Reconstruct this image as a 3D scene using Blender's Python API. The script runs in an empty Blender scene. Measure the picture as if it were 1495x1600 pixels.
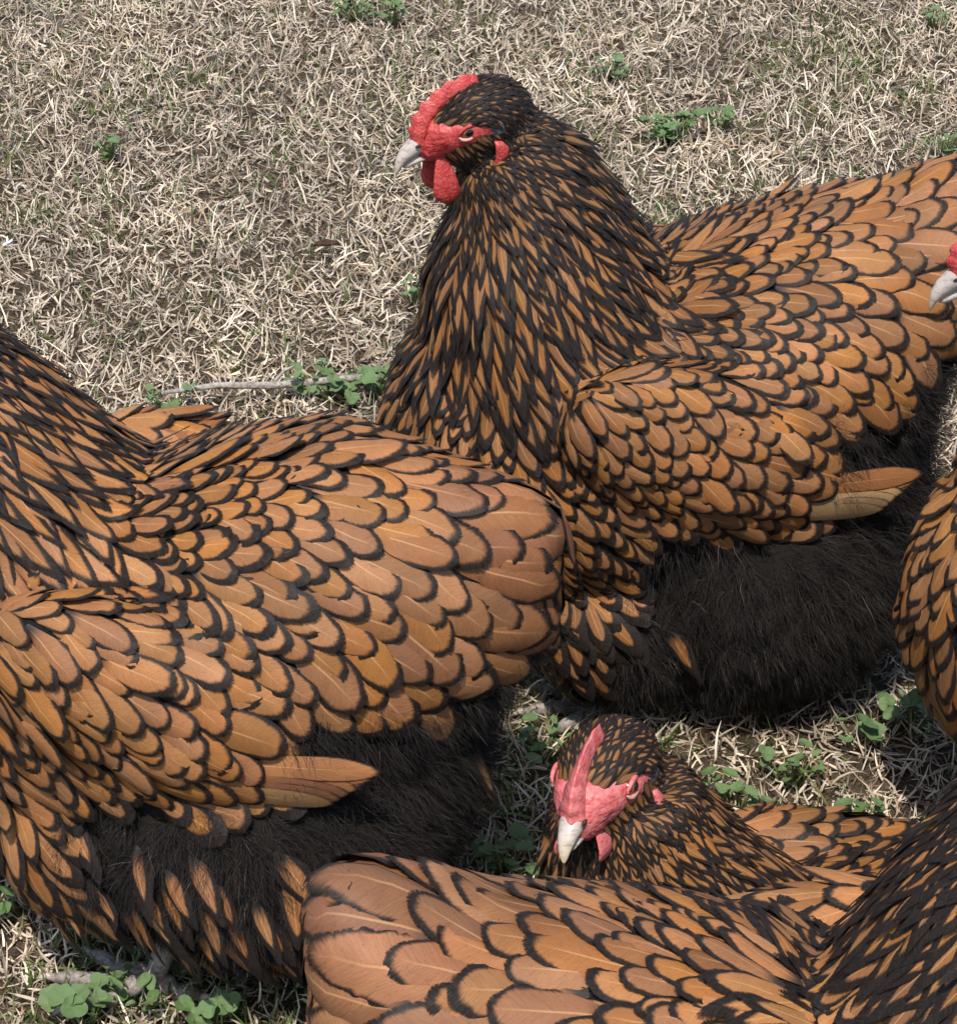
import bpy, math, random
import numpy as np
from mathutils import Vector, Matrix, noise as mnoise
from mathutils.bvhtree import BVHTree

R = math.radians
random.seed(7)
RNG = np.random.default_rng(11)
scene = bpy.context.scene
COL = scene.collection

# ------------------------------------------------------------------ camera, sky, sun, exposure
CAM_LOC = (0.0, -1.95, 1.39)
cam_d = bpy.data.cameras.new('camera')
cam = bpy.data.objects.new('camera', cam_d)
COL.objects.link(cam)
cam.location = CAM_LOC
cam.rotation_euler = (R(90 - 33), 0, 0)
cam_d.sensor_fit = 'VERTICAL'
cam_d.angle = R(21)
cam_d.sensor_height = 24
cam_d.lens = 12 / math.tan(R(10.5))
cam_d.clip_start = 0.05
cam_d.clip_end = 300
scene.camera = cam

SUN_DIR = Vector((-0.09, -0.44, 1.0)).normalized()      # towards the sun
world = bpy.data.worlds.new('World')
scene.world = world
world.use_nodes = True
wn = world.node_tree.nodes
sky = wn.new('ShaderNodeTexSky')
sky.sky_type = 'NISHITA'
sky.sun_disc = False
sky.sun_elevation = math.asin(SUN_DIR.z)
sky.sun_rotation = math.atan2(SUN_DIR.x, SUN_DIR.y)
world.node_tree.links.new(sky.outputs[0], wn['Background'].inputs[0])
wn['Background'].inputs[1].default_value = 0.15
sun_d = bpy.data.lights.new('sun', 'SUN')
sun_d.energy = 3.7
sun_d.angle = R(0.6)
sun_d.color = (1.0, 0.95, 0.87)
sun = bpy.data.objects.new('sun', sun_d)
sun.rotation_euler = (-SUN_DIR).to_track_quat('-Z', 'Y').to_euler()
sun.location = SUN_DIR * 20
COL.objects.link(sun)
scene.view_settings.view_transform = 'Standard'
scene.view_settings.look = 'None'
scene.view_settings.exposure = 0.55
scene.view_settings.gamma = 1.0
scene.view_settings.use_curve_mapping = False
scene.render.engine = 'CYCLES'
scene.cycles.max_bounces = 6
scene.cycles.use_denoising = True

# ------------------------------------------------------------------ helpers
def tag(o, label=None, cat=None, group=None, kind=None):
    if label: o['label'] = label
    if cat: o['category'] = cat
    if group: o['group'] = group
    if kind: o['kind'] = kind
    return o

def mesh_from(name, V, F, attrs=None, smooth=True):
    """V (n,3) array, F (m,4) or list of faces, attrs: name -> (type, array per point)"""
    me = bpy.data.meshes.new(name)
    V = np.asarray(V, dtype=np.float32)
    if isinstance(F, np.ndarray):
        k = F.shape[1]
        me.vertices.add(len(V)); me.vertices.foreach_set('co', V.ravel())
        me.loops.add(F.size); me.loops.foreach_set('vertex_index', F.astype(np.int32).ravel())
        me.polygons.add(len(F))
        me.polygons.foreach_set('loop_start', np.arange(0, F.size, k, dtype=np.int32))
        me.update(calc_edges=True)
    else:
        me.from_pydata([tuple(v) for v in V], [], F)
    if smooth:
        me.polygons.foreach_set('use_smooth', np.ones(len(me.polygons), dtype=bool))
    for n, (t, arr) in (attrs or {}).items():
        a = me.attributes.new(n, t, 'POINT')
        key = {'FLOAT_VECTOR': 'vector', 'FLOAT_COLOR': 'color', 'FLOAT': 'value'}[t]
        a.data.foreach_set(key, np.asarray(arr, dtype=np.float32).ravel())
    me.update()
    return me

def add(name, me, mat=None, parent=None, loc=None):
    o = bpy.data.objects.new(name, me)
    if mat is not None and me is not None and not me.materials:
        me.materials.append(mat)
    COL.objects.link(o)
    if parent is not None: o.parent = parent
    if loc is not None: o.location = loc
    return o

def loft(C, A, B, U, W, n=20):
    """closed tube: centres C, radii A along U and B along W (per ring)"""
    V = []
    for c, a, b, u, w in zip(C, A, B, U, W):
        for k in range(n):
            t = 2 * math.pi * k / n
            V.append(np.array(c) + np.array(u) * a * math.cos(t) + np.array(w) * b * math.sin(t))
    F = []
    m = len(C)
    for i in range(m - 1):
        for k in range(n):
            F.append((i * n + k, i * n + (k + 1) % n, (i + 1) * n + (k + 1) % n, (i + 1) * n + k))
    F.append(tuple(range(n))[::-1])
    F.append(tuple((m - 1) * n + k for k in range(n)))
    return V, F

def ellipsoid(c, r, rot=None, nu=24, nv=14):
    V = []; F = []
    for j in range(nv + 1):
        ph = math.pi * j / nv
        for i in range(nu):
            th = 2 * math.pi * i / nu
            p = Vector((r[0] * math.sin(ph) * math.cos(th), r[1] * math.sin(ph) * math.sin(th), r[2] * math.cos(ph)))
            if rot is not None: p = rot @ p
            V.append(np.array(c) + np.array(p))
    for j in range(nv):
        for i in range(nu):
            F.append((j * nu + i, (j + 1) * nu + i, (j + 1) * nu + (i + 1) % nu, j * nu + (i + 1) % nu))
    return V, F

class Bag:
    def __init__(s): s.V = []; s.F = []
    def put(s, VF):
        V, F = VF; o = len(s.V)
        s.V += [tuple(v) for v in V]; s.F += [tuple(i + o for i in f) for f in F]
    def mesh(s, name):
        me = bpy.data.meshes.new(name); me.from_pydata(s.V, [], s.F); me.validate(); me.update()
        me.polygons.foreach_set('use_smooth', np.ones(len(me.polygons), dtype=bool)); return me

def tube(pts, rad, n=8):
    pts = [np.array(p, float) for p in pts]
    U = []; W = []
    for i in range(len(pts)):
        t = pts[min(i + 1, len(pts) - 1)] - pts[max(i - 1, 0)]
        t /= np.linalg.norm(t) + 1e-9
        a = np.cross(t, (0, 0, 1.0)) if abs(t[2]) < .9 else np.cross(t, (0, 1.0, 0))
        a /= np.linalg.norm(a); U.append(a); W.append(np.cross(a, t))
    return loft(pts, rad, rad, U, W, n)

def sstep(a, b, x):
    t = np.clip((x - a) / (b - a), 0, 1)
    return t * t * (3 - 2 * t)

# ------------------------------------------------------------------ materials
class NT:
    def __init__(s, name):
        s.m = bpy.data.materials.new(name); s.m.use_nodes = True
        s.t = s.m.node_tree; s.n = s.t.nodes; s.b = s.n['Principled BSDF']
    def new(s, t, **kw):
        n = s.n.new(t)
        for k, v in kw.items(): setattr(n, k, v)
        return n
    def link(s, a, b): s.t.links.new(a, b)
    def _in(s, n, i, v):
        if hasattr(v, 'is_linked') or isinstance(v, bpy.types.NodeSocket): s.link(v, n.inputs[i])
        elif v is not None: n.inputs[i].default_value = v
    def math(s, op, a, b=None, c=None, clamp=False):
        n = s.new('ShaderNodeMath', operation=op); n.use_clamp = clamp
        s._in(n, 0, a); s._in(n, 1, b); s._in(n, 2, c)
        return n.outputs[0]
    def mix(s, f, a, b, mode='MIX'):
        n = s.new('ShaderNodeMix', data_type='RGBA', blend_type=mode)
        s._in(n, 0, f); s._in(n, 6, a); s._in(n, 7, b)
        return n.outputs[2]
    def attr(s, name):
        return s.new('ShaderNodeAttribute', attribute_name=name)
    def maprange(s, v, a, b, c=0., d=1., smooth=True):
        n = s.new('ShaderNodeMapRange', interpolation_type='SMOOTHSTEP' if smooth else 'LINEAR')
        s._in(n, 0, v); s._in(n, 1, a); s._in(n, 2, b); s._in(n, 3, c); s._in(n, 4, d)
        return n.outputs[0]
    def noise(s, vec, scale, detail=3, rough=.5):
        n = s.new('ShaderNodeTexNoise'); n.inputs['Scale'].default_value = scale
        n.inputs['Detail'].default_value = detail; n.inputs['Roughness'].default_value = rough
        if vec is not None: s.link(vec, n.inputs['Vector'])
        return n.outputs['Fac']
    def bump(s, h, strength=.3, dist=.001):
        n = s.new('ShaderNodeBump'); n.inputs['Strength'].default_value = strength; n.inputs['Distance'].default_value = dist
        s.link(h, n.inputs['Height']); s.link(n.outputs[0], s.b.inputs['Normal'])
    def ramp(s, f, stops):
        n = s.new('ShaderNodeValToRGB'); s._in(n, 0, f)
        e = n.color_ramp.elements
        while len(e) < len(stops): e.new(.5)
        for k, (p, c) in zip(e, stops): k.position = p; k.color = (*c, 1)
        return n.outputs[0]
    def base(s, col, rough=.6, spec=.3):
        s._in(s.b, 'Base Color', col); s._in(s.b, 'Roughness', rough); s._in(s.b, 'Specular IOR Level', spec)
        return s.m

def mat_feather():
    s = NT('feather')
    uv = s.attr('fuv'); pa = s.attr('fpar'); pb = s.attr('fcol')
    sx = s.new('ShaderNodeSeparateXYZ'); s.link(uv.outputs['Vector'], sx.inputs[0])
    x, y, m = sx.outputs
    sp = s.new('ShaderNodeSeparateColor'); s.link(pa.outputs['Color'], sp.inputs[0])
    lace, q, tone = sp.outputs; rnd = pa.outputs['Alpha']
    ax = s.math('ABSOLUTE', x)
    r = s.math('POWER', s.math('ADD', s.math('POWER', ax, q), s.math('POWER', m, q)), s.math('DIVIDE', 1., q))
    # barb direction coordinates: barbs run obliquely off the shaft
    bc = s.new('ShaderNodeCombineXYZ')
    s.link(s.math('MULTIPLY', s.math('SUBTRACT', y, s.math('MULTIPLY', ax, .22)), 60.), bc.inputs[0])
    s.link(s.math('MULTIPLY', x, 2.2), bc.inputs[1])
    s.link(s.math('MULTIPLY', rnd, 57.), bc.inputs[2])
    barb = s.noise(bc.outputs[0], 1.0, 4, .65)
    cc = s.new('ShaderNodeCombineXYZ')
    s.link(s.math('MULTIPLY', y, 7.), cc.inputs[0]); s.link(s.math('MULTIPLY', x, 2.5), cc.inputs[1]); s.link(s.math('MULTIPLY', rnd, 91.), cc.inputs[2])
    blot = s.noise(cc.outputs[0], 1.0, 3, .6)
    geo = s.new('ShaderNodeNewGeometry')
    pep = s.noise(geo.outputs['Position'], 900, 2, .6)
    rr = s.math('ADD', r, s.math('ADD', s.math('MULTIPLY', s.math('SUBTRACT', barb, .5), .15), s.math('MULTIPLY', s.math('SUBTRACT', blot, .5), .18)))
    lm = s.maprange(rr, s.math('SUBTRACT', s.math('SUBTRACT', 1., lace), .085), s.math('SUBTRACT', 1.055, lace))
    gold = s.ramp(tone, [(0, (.085, .040, .015)), (.3, (.23, .098, .028)), (.55, (.345, .148, .049)), (.8, (.245, .100, .043)), (1, (.46, .29, .14))])
    hsv = s.new('ShaderNodeHueSaturation')
    s.link(gold, hsv.inputs['Color'])
    s.link(s.math('ADD', .4965, s.math('MULTIPLY', rnd, .008)), hsv.inputs['Hue'])
    s.link(s.math('ADD', .72, s.math('MULTIPLY', s.math('FRACT', s.math('MULTIPLY', rnd, 7.31)), .42)), hsv.inputs['Value'])
    s.link(s.math('ADD', .92, s.math('MULTIPLY', s.math('FRACT', s.math('MULTIPLY', rnd, 3.77)), .13)), hsv.inputs['Saturation'])
    patch = s.noise(geo.outputs['Position'], 16, 3, .55)
    pv = s.maprange(patch, .3, .7, .72, 1.06)
    gv = s.new('ShaderNodeVectorMath', operation='SCALE'); s.link(hsv.outputs[0], gv.inputs[0]); s.link(pv, gv.inputs['Scale'])
    g = s.mix(s.maprange(barb, .3, .75, 0., .55), gv.outputs[0], s.mix(1., gv.outputs[0], (.62, .55, .5, 1), 'MULTIPLY'))
    g = s.mix(s.maprange(blot, .4, .75, 0., .35), g, s.mix(1., g, (1.25, 1.2, 1.05, 1), 'MULTIPLY'))
    g = s.mix(s.maprange(pep, .62, .72, 0., .6), g, (.06, .03, .016, 1))
    # pale shaft
    shaft = s.math('MULTIPLY', s.maprange(ax, .015, .055, 1., 0.), s.maprange(y, .5, .95, .34, .03))
    g = s.mix(shaft, g, (.62, .36, .16, 1))
    # downy grey root
    g = s.mix(s.maprange(y, .06, .28, 1., 0.), g, (.035, .028, .024, 1))
    blk = s.mix(s.maprange(barb, .35, .7), (.009, .0074, .0068, 1), (.027, .019, .015, 1))
    col = s.mix(lm, g, blk)
    s.base(col, .5, .28)
    s.link(s.math('MULTIPLY', lm, .0), s.b.inputs['Metallic'])
    s.link(s.maprange(lm, 0., 1., .6, .5), s.b.inputs['Roughness'])
    s.link(s.maprange(lm, 0., 1., .22, .13), s.b.inputs['Specular IOR Level'])
    fr = s.math('ADD', r, s.math('MULTIPLY', s.math('SUBTRACT', barb, .5), .32))
    s.link(s.maprange(fr, .93, 1.04, 1., 0.), s.b.inputs['Alpha'])
    s.bump(s.math('ADD', barb, s.math('MULTIPLY', shaft, .7)), .5, .0006)
    return s.m

def mat_simple(name, c1, c2, scale, rough=.6, spec=.3, bump=.3, dist=.001, sss=0):
    s = NT(name)
    tc = s.new('ShaderNodeTexCoord')
    f = s.noise(tc.outputs['Object'], scale, 5, .6)
    s.base(s.mix(s.maprange(f, .3, .7), (*c1, 1), (*c2, 1)), rough, spec)
    if bump: s.bump(f, bump, dist)
    if sss:
        s.b.inputs['Subsurface Weight'].default_value = sss
        s.b.inputs['Subsurface Radius'].default_value = (.004, .0012, .0008)
    return s.m

def mat_skin(name='red_skin', c1=(.34, .022, .021), c2=(.48, .065, .055)):
    s = NT(name)
    tc = s.new('ShaderNodeTexCoord')
    f = s.noise(tc.outputs['Object'], 160, 4, .6); g = s.noise(tc.outputs['Object'], 620, 3, .6)
    v = s.new('ShaderNodeTexVoronoi'); v.inputs['Scale'].default_value = 420; s.link(tc.outputs['Object'], v.inputs['Vector'])
    col = s.mix(s.maprange(f, .3, .7), (*c1, 1), (*c2, 1))
    col = s.mix(s.maprange(g, .52, .75, 0., .55), col, (.66, .24, .2, 1))
    s.base(col, .45, .4)
    s.bump(s.math('ADD', s.math('MULTIPLY', v.outputs['Distance'], 1.2), g), .55, .0006)
    s.b.inputs['Subsurface Weight'].default_value = .2
    s.b.inputs['Subsurface Radius'].default_value = (.004, .001, .0007)
    return s.m

def mat_beak():
    s = NT('beak_horn')
    a = s.attr('bt'); tc = s.new('ShaderNodeTexCoord')
    mp = s.new('ShaderNodeMapping'); mp.inputs['Scale'].default_value = (40, 260, 260); s.link(tc.outputs['Object'], mp.inputs[0])
    f = s.noise(mp.outputs[0], 1.5, 4, .6)
    c = s.ramp(a.outputs['Fac'], [(0, (.42, .22, .19)), (.22, (.36, .30, .28)), (.6, (.50, .43, .36)), (1, (.56, .46, .28))])
    c = s.mix(s.maprange(f, .45, .7, 0., .7), c, (.2, .155, .14, 1))
    s.base(c, .35, .45); s.bump(f, .25, .0006)
    return s.m

def mat_eye():
    s = NT('eye')
    a = s.attr('et')
    c = s.ramp(a.outputs['Fac'], [(0, (.004, .003, .003)), (.42, (.004, .003, .003)), (.47, (.20, .065, .02)), (.8, (.26, .10, .035)), (.95, (.05, .02, .012)), (1, (.02, .01, .01))])
    s.base(c, .08, .6)
    return s.m

def mat_attr(name, attr='gcol', rough=.65, spec=.2, trans=0):
    s = NT(name)
    a = s.attr(attr)
    s.base(a.outputs['Color'], rough, spec)
    if trans:
        tr = s.new('ShaderNodeBsdfTranslucent'); s.link(a.outputs['Color'], tr.inputs[0])
        mx = s.new('ShaderNodeMixShader'); mx.inputs[0].default_value = trans
        s.link(s.b.outputs[0], mx.inputs[1]); s.link(tr.outputs[0], mx.inputs[2])
        s.link(mx.outputs[0], s.n['Material Output'].inputs[0])
    return s.m

def mat_leaf():
    s = NT('weed_leaf')
    uv = s.attr('luv'); oi = s.new('ShaderNodeObjectInfo')
    sx = s.new('ShaderNodeSeparateXYZ'); s.link(uv.outputs['Vector'], sx.inputs[0])
    tc = s.new('ShaderNodeTexCoord')
    f = s.noise(tc.outputs['Object'], 180, 3, .6)
    vein = s.math('ABSOLUTE', s.math('SINE', s.math('MULTIPLY', s.math('ADD', sx.outputs[1], s.math('ABSOLUTE', sx.outputs[0])), 11.)))
    c = s.mix(oi.outputs['Random'], (.085, .155, .04, 1), (.15, .22, .085, 1))
    c = s.mix(s.maprange(f, .35, .7, 0., .6), c, (.16, .23, .11, 1))
    c = s.mix(s.maprange(vein, .0, .25, .45, 0.), c, (.16, .25, .11, 1))
    s.base(c, .42, .4); s.bump(f, .4, .001)
    tr = s.new('ShaderNodeBsdfTranslucent'); s.link(c, tr.inputs[0])
    mx = s.new('ShaderNodeMixShader'); mx.inputs[0].default_value = .2
    s.link(s.b.outputs[0], mx.inputs[1]); s.link(tr.outputs[0], mx.inputs[2])
    s.link(mx.outputs[0], s.n['Material Output'].inputs[0])
    return s.m

M_FEATHER = mat_feather()
M_BODY = mat_simple('dark_down', (.009, .0078, .007), (.018, .0145, .012), 300, .9, .1, .8, .003)
M_FLUFF = mat_attr('fluff_down', 'gcol', .8, .12)
M_SKIN = mat_skin()
M_PINK = mat_skin('pink_skin', (.50, .085, .085), (.60, .19, .18))
M_BEAK = mat_beak()
M_EYE = mat_eye()
M_LID = mat_simple('eyelid_skin', (.50, .22, .18), (.62, .36, .29), 500, .5, .4, .3, .0005)
M_EAR = mat_simple('ear_down', (.05, .05, .052), (.11, .11, .112), 400, .7, .2, .6, .001)
M_LEG = mat_simple('leg_scales', (.13, .105, .09), (.30, .26, .23), 260, .55, .35, .7, .001)
M_CLAW = mat_simple('claw_horn', (.25, .2, .17), (.5, .43, .36), 200, .4, .4, .2, .0005)
M_GRASS = mat_attr('grass_blade', 'gcol', .5, .3, .3)
M_LEAF = mat_leaf()
M_TWIG = mat_simple('twig_bark', (.16, .13, .11), (.42, .38, .33), 220, .8, .2, .8, .002)
M_BARKBIT = mat_simple('dark_bark', (.03, .016, .01), (.075, .035, .02), 250, .8, .2, .8, .002)
M_DOWNBIT = mat_simple('white_down', (.65, .66, .68), (.8, .8, .8), 300, .8, .2, .3, .001)

# ------------------------------------------------------------------ ground
def gz(x, y):
    return .006 * np.sin(x * 3.1 + 1.0) * np.cos(y * 2.7) + .003 * np.sin(x * 9 + y * 7)

def build_ground():
    xs = np.concatenate([[-120, -40, -12, -5], np.linspace(-2.4, 2.4, 97), [5, 12, 40, 120]])
    ys = np.concatenate([[-60, -20, -6], np.linspace(-2.2, 3.2, 109), [6, 14, 40, 160]])
    X, Y = np.meshgrid(xs, ys)
    near = np.exp(-np.maximum(0, np.hypot(X, Y) - 2.5))
    V = np.stack([X, Y, gz(X, Y) * near], -1).reshape(-1, 3)
    nx = len(xs); i, j = np.meshgrid(np.arange(nx - 1), np.arange(len(ys) - 1))
    a = (j * nx + i).ravel()
    F = np.stack([a, a + 1, a + nx + 1, a + nx], -1)
    s = NT('lawn_soil')
    tc = s.new('ShaderNodeTexCoord')
    f = s.noise(tc.outputs['Object'], 55, 8, .7); g = s.noise(tc.outputs['Object'], 420, 4, .7); h = s.noise(tc.outputs['Object'], 6, 4, .6)
    c = s.mix(s.maprange(f, .35, .65), (.035, .025, .018, 1), (.11, .078, .05, 1))
    c = s.mix(s.maprange(g, .5, .7, 0., .7), c, (.27, .2, .125, 1))
    c = s.mix(s.maprange(h, .5, .7, 0., .25), c, (.07, .09, .03, 1))
    s.base(c, .9, .1); s.bump(s.math('ADD', f, g), .9, .006)
    o = add('ground', mesh_from('ground', V, F), s.m)
    tag(o, 'flat lawn soil under the dry grass', 'ground', kind='structure')
build_ground()

def blades(N, area, length, width, upright, pal, seed, nseg=3, dens=None, zoff=0., curl=1.):
    rng = np.random.default_rng(seed)
    P = np.stack([rng.uniform(area[0], area[1], N), rng.uniform(area[2], area[3], N)], -1)
    if dens is not None:
        P = P[rng.random(N) < dens(P)]; N = len(P)
    L = rng.uniform(*length, N) * (.75 + .5 * rng.random(N)); W = rng.uniform(*width, N)
    az = rng.uniform(0, 2 * np.pi, N) + .0
    el = np.radians(rng.normal(upright, 24, N)).clip(R(-5), R(88))
    curv = rng.normal(0, .9, N) * curl; twist = rng.normal(0, .8, N) * curl
    V = np.zeros((N, nseg + 1, 2, 3))
    p = np.stack([P[:, 0], P[:, 1], gz(P[:, 0], P[:, 1]) + zoff + rng.uniform(-.002, .007, N)], -1)
    roll = rng.uniform(-1.3, 1.3, N)
    for k in range(nseg + 1):
        t = k / nseg
        e = el + curv * (t - .3); a = az + twist * t
        d = np.stack([np.cos(e) * np.cos(a), np.cos(e) * np.sin(a), np.sin(e)], -1)
        sd = np.stack([-np.sin(a), np.cos(a), np.zeros(N)], -1); up = np.cross(d, sd)
        sd = sd * np.cos(roll)[:, None] + up * np.sin(roll)[:, None]
        w = (W * (1.0, .95, .7, .12)[k if nseg == 3 else min(3, k + (k > 0))] / 2)[:, None]
        V[:, k, 0] = p - sd * w; V[:, k, 1] = p + sd * w
        p = p + d * (L / nseg)[:, None]
    V[..., 2] = np.maximum(V[..., 2], gz(V[..., 0], V[..., 1]) + .0008)
    n2 = (nseg + 1) * 2
    base = (np.arange(N) * n2)[:, None]
    F = np.concatenate([np.stack([base[:, 0] + 2 * k, base[:, 0] + 2 * k + 1, base[:, 0] + 2 * k + 3, base[:, 0] + 2 * k + 2], -1) for k in range(nseg)])
    pal = np.array(pal); c = pal[rng.integers(0, len(pal), N)] * rng.uniform(.62, 1.22, N)[:, None]
    gx = np.linspace(-2, 2, 161); grid = np.array([[mnoise.fractal(Vector((a * 6, b * 6, seed)), 1., 2., 4) for a in gx] for b in gx])
    ii = np.clip(((P + 2) / 4 * 160).astype(int), 0, 160)
    c = c * (1 + .32 * grid[ii[:, 1], ii[:, 0]])[:, None]
    col = np.ones((N, nseg + 1, 2, 4)); col[..., :3] = c[:, None, None, :]
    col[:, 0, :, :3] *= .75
    return V.reshape(-1, 3), F, col.reshape(-1, 4)

def patchnoise(P, sc, off):
    return np.array([mnoise.noise(Vector((a * sc + off, b * sc - off, off))) for a, b in P])

STRAW = [(.74, .61, .46), (.64, .51, .36), (.82, .71, .56), (.50, .38, .26), (.72, .60, .46), (.36, .26, .17), (.80, .67, .51), (.60, .52, .41)]
GREEN = [(.10, .17, .035), (.13, .20, .05), (.16, .19, .06), (.07, .13, .025), (.2, .2, .07)]

def in_view(P):
    # the strip of lawn in front of the camera, and some metres to each side
    return np.where((np.abs(P[:, 0]) < .62 + .04 * P[:, 1]), 1., .28)
def green_dens(P):
    n = patchnoise(P, 5.5, 3.3) * .6 + patchnoise(P, 16., 8.1) * .5
    near = 1.25 * sstep(.15, -.45, P[:, 1])
    return np.clip(sstep(.08, .45, n + .25 * near) * (.8 + .6 * near) + .09, 0, 1)

def build_grass():
    A = (-1.5, 1.5, -1.35, 1.65)
    V1, F1, c1 = blades(280000, A, (.011, .025), (.0012, .0024), 24, STRAW, 1, dens=in_view, curl=.75)
    V2, F2, c2 = blades(20000, A, (.022, .042), (.0013, .0024), 40, STRAW, 2, dens=in_view, curl=1.)
    o = add('dry_grass', mesh_from('dry_grass', np.concatenate([V1, V2]), np.concatenate([F1, F2 + len(V1)]),
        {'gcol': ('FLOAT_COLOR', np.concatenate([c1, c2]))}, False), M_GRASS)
    tag(o, 'dry straw coloured winter grass covering the lawn', 'grass', kind='stuff')
    V3, F3, c3 = blades(150000, A, (.013, .032), (.0011, .0022), 46, GREEN, 3, dens=lambda P: green_dens(P) * in_view(P), curl=.7)
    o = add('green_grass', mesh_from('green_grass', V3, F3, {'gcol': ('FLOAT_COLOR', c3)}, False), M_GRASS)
    tag(o, 'fresh green grass blades showing through the straw', 'grass', kind='stuff')
build_grass()

# ------------------------------------------------------------------ feathers
def feather_grid(rows, xmax_rows, NX):
    F = []
    for i in range(rows - 1):
        for k in range(NX - 1):
            a = i * NX + k
            F.append((a, a + 1, a + NX + 1, a + NX))
    return np.array(F)
U5 = np.array([-1, -.55, 0, .55, 1.]); U7 = np.array([-1, -.7, -.35, 0, .35, .7, 1.])
M7 = np.array([0, .45, .72, .9, .99]); M10 = np.array([0, .25, .45, .63, .78, .9, .965, .995])
FACES = {5: feather_grid(7, None, 5), 7: feather_grid(10, None, 7)}

def feather_uv(q, t, big):
    ms = M10 if big else M7; us = U7 if big else U5
    v = np.concatenate([[0, t * .55], t + (1 - t) * ms]); m = np.concatenate([[0, 0], ms])
    xm = (1 - m ** q) ** (1 / q)
    xm[0] = .12; xm[1] = .72
    x = us[None, :] * xm[:, None]
    return v, m, x, us

def feather_flat(root, d, nrm, L, W, q, t, big, bend=.0, cup=.12, side=0., rng=None):
    """a stiff feather: leaves root along d, face towards nrm; bends back towards -nrm"""
    v, m, x, us = feather_uv(q, t, big)
    d = d / np.linalg.norm(d); s = np.cross(nrm, d); s /= np.linalg.norm(s); n = np.cross(d, s)
    V = np.zeros((len(v), len(us), 3))
    c = root[None] + d * (v * L)[:, None] - n * (bend * L * v ** 2)[:, None] + s * (side * L * v ** 2)[:, None]
    V[:] = c[:, None] + s * (x * W / 2)[..., None] - n * (cup * W * x ** 2)[..., None]
    fuv = np.stack([x, np.repeat(v[:, None], len(us), 1), np.repeat(m[:, None], len(us), 1)], -1)
    return V.reshape(-1, 3), fuv.reshape(-1, 3)

def feather_conform(bvh, root, d, L, W, q, t, big, lift, cup, rng, side=0., cheap=False):
    """a feather laid on the body surface, its tip lifted over the feathers behind it"""
    v, m, x, us = feather_uv(q, t, big)
    xg = x * (1 + rng.normal(0, .045, x.shape)) + rng.normal(0, .02)
    V = np.zeros((len(v), len(us), 3))
    p = Vector(root); d = Vector(d); prev = 0.
    hw = W / 2
    for i, vi in enumerate(v):
        step = (vi - prev) * L; prev = vi
        p = p + d * step
        hit = bvh.find_nearest(p)
        n = hit[1]
        # the quill is stiff: follow the surface only partly once it leaves the body
        p = p.lerp(hit[0], .8)
        d = (d - n * d.dot(n) * .8).normalized()
        s = n.cross(d).normalized()
        n = d.cross(s)
        h = .0008 + lift * vi
        for k, u in enumerate(us):
            xx = xg[i, k] * hw
            w = p + s * (xx + side * L * vi * vi)
            if abs(u) > .3 and i > 0 and not cheap:
                w = w.lerp(bvh.find_nearest(w)[0], .6)
            V[i, k] = w + n * (h - cup * W * x[i, k] ** 2)
    fuv = np.stack([x, np.repeat(v[:, None], len(us), 1), np.repeat(m[:, None], len(us), 1)], -1)
    return V.reshape(-1, 3), fuv.reshape(-1, 3)

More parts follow.
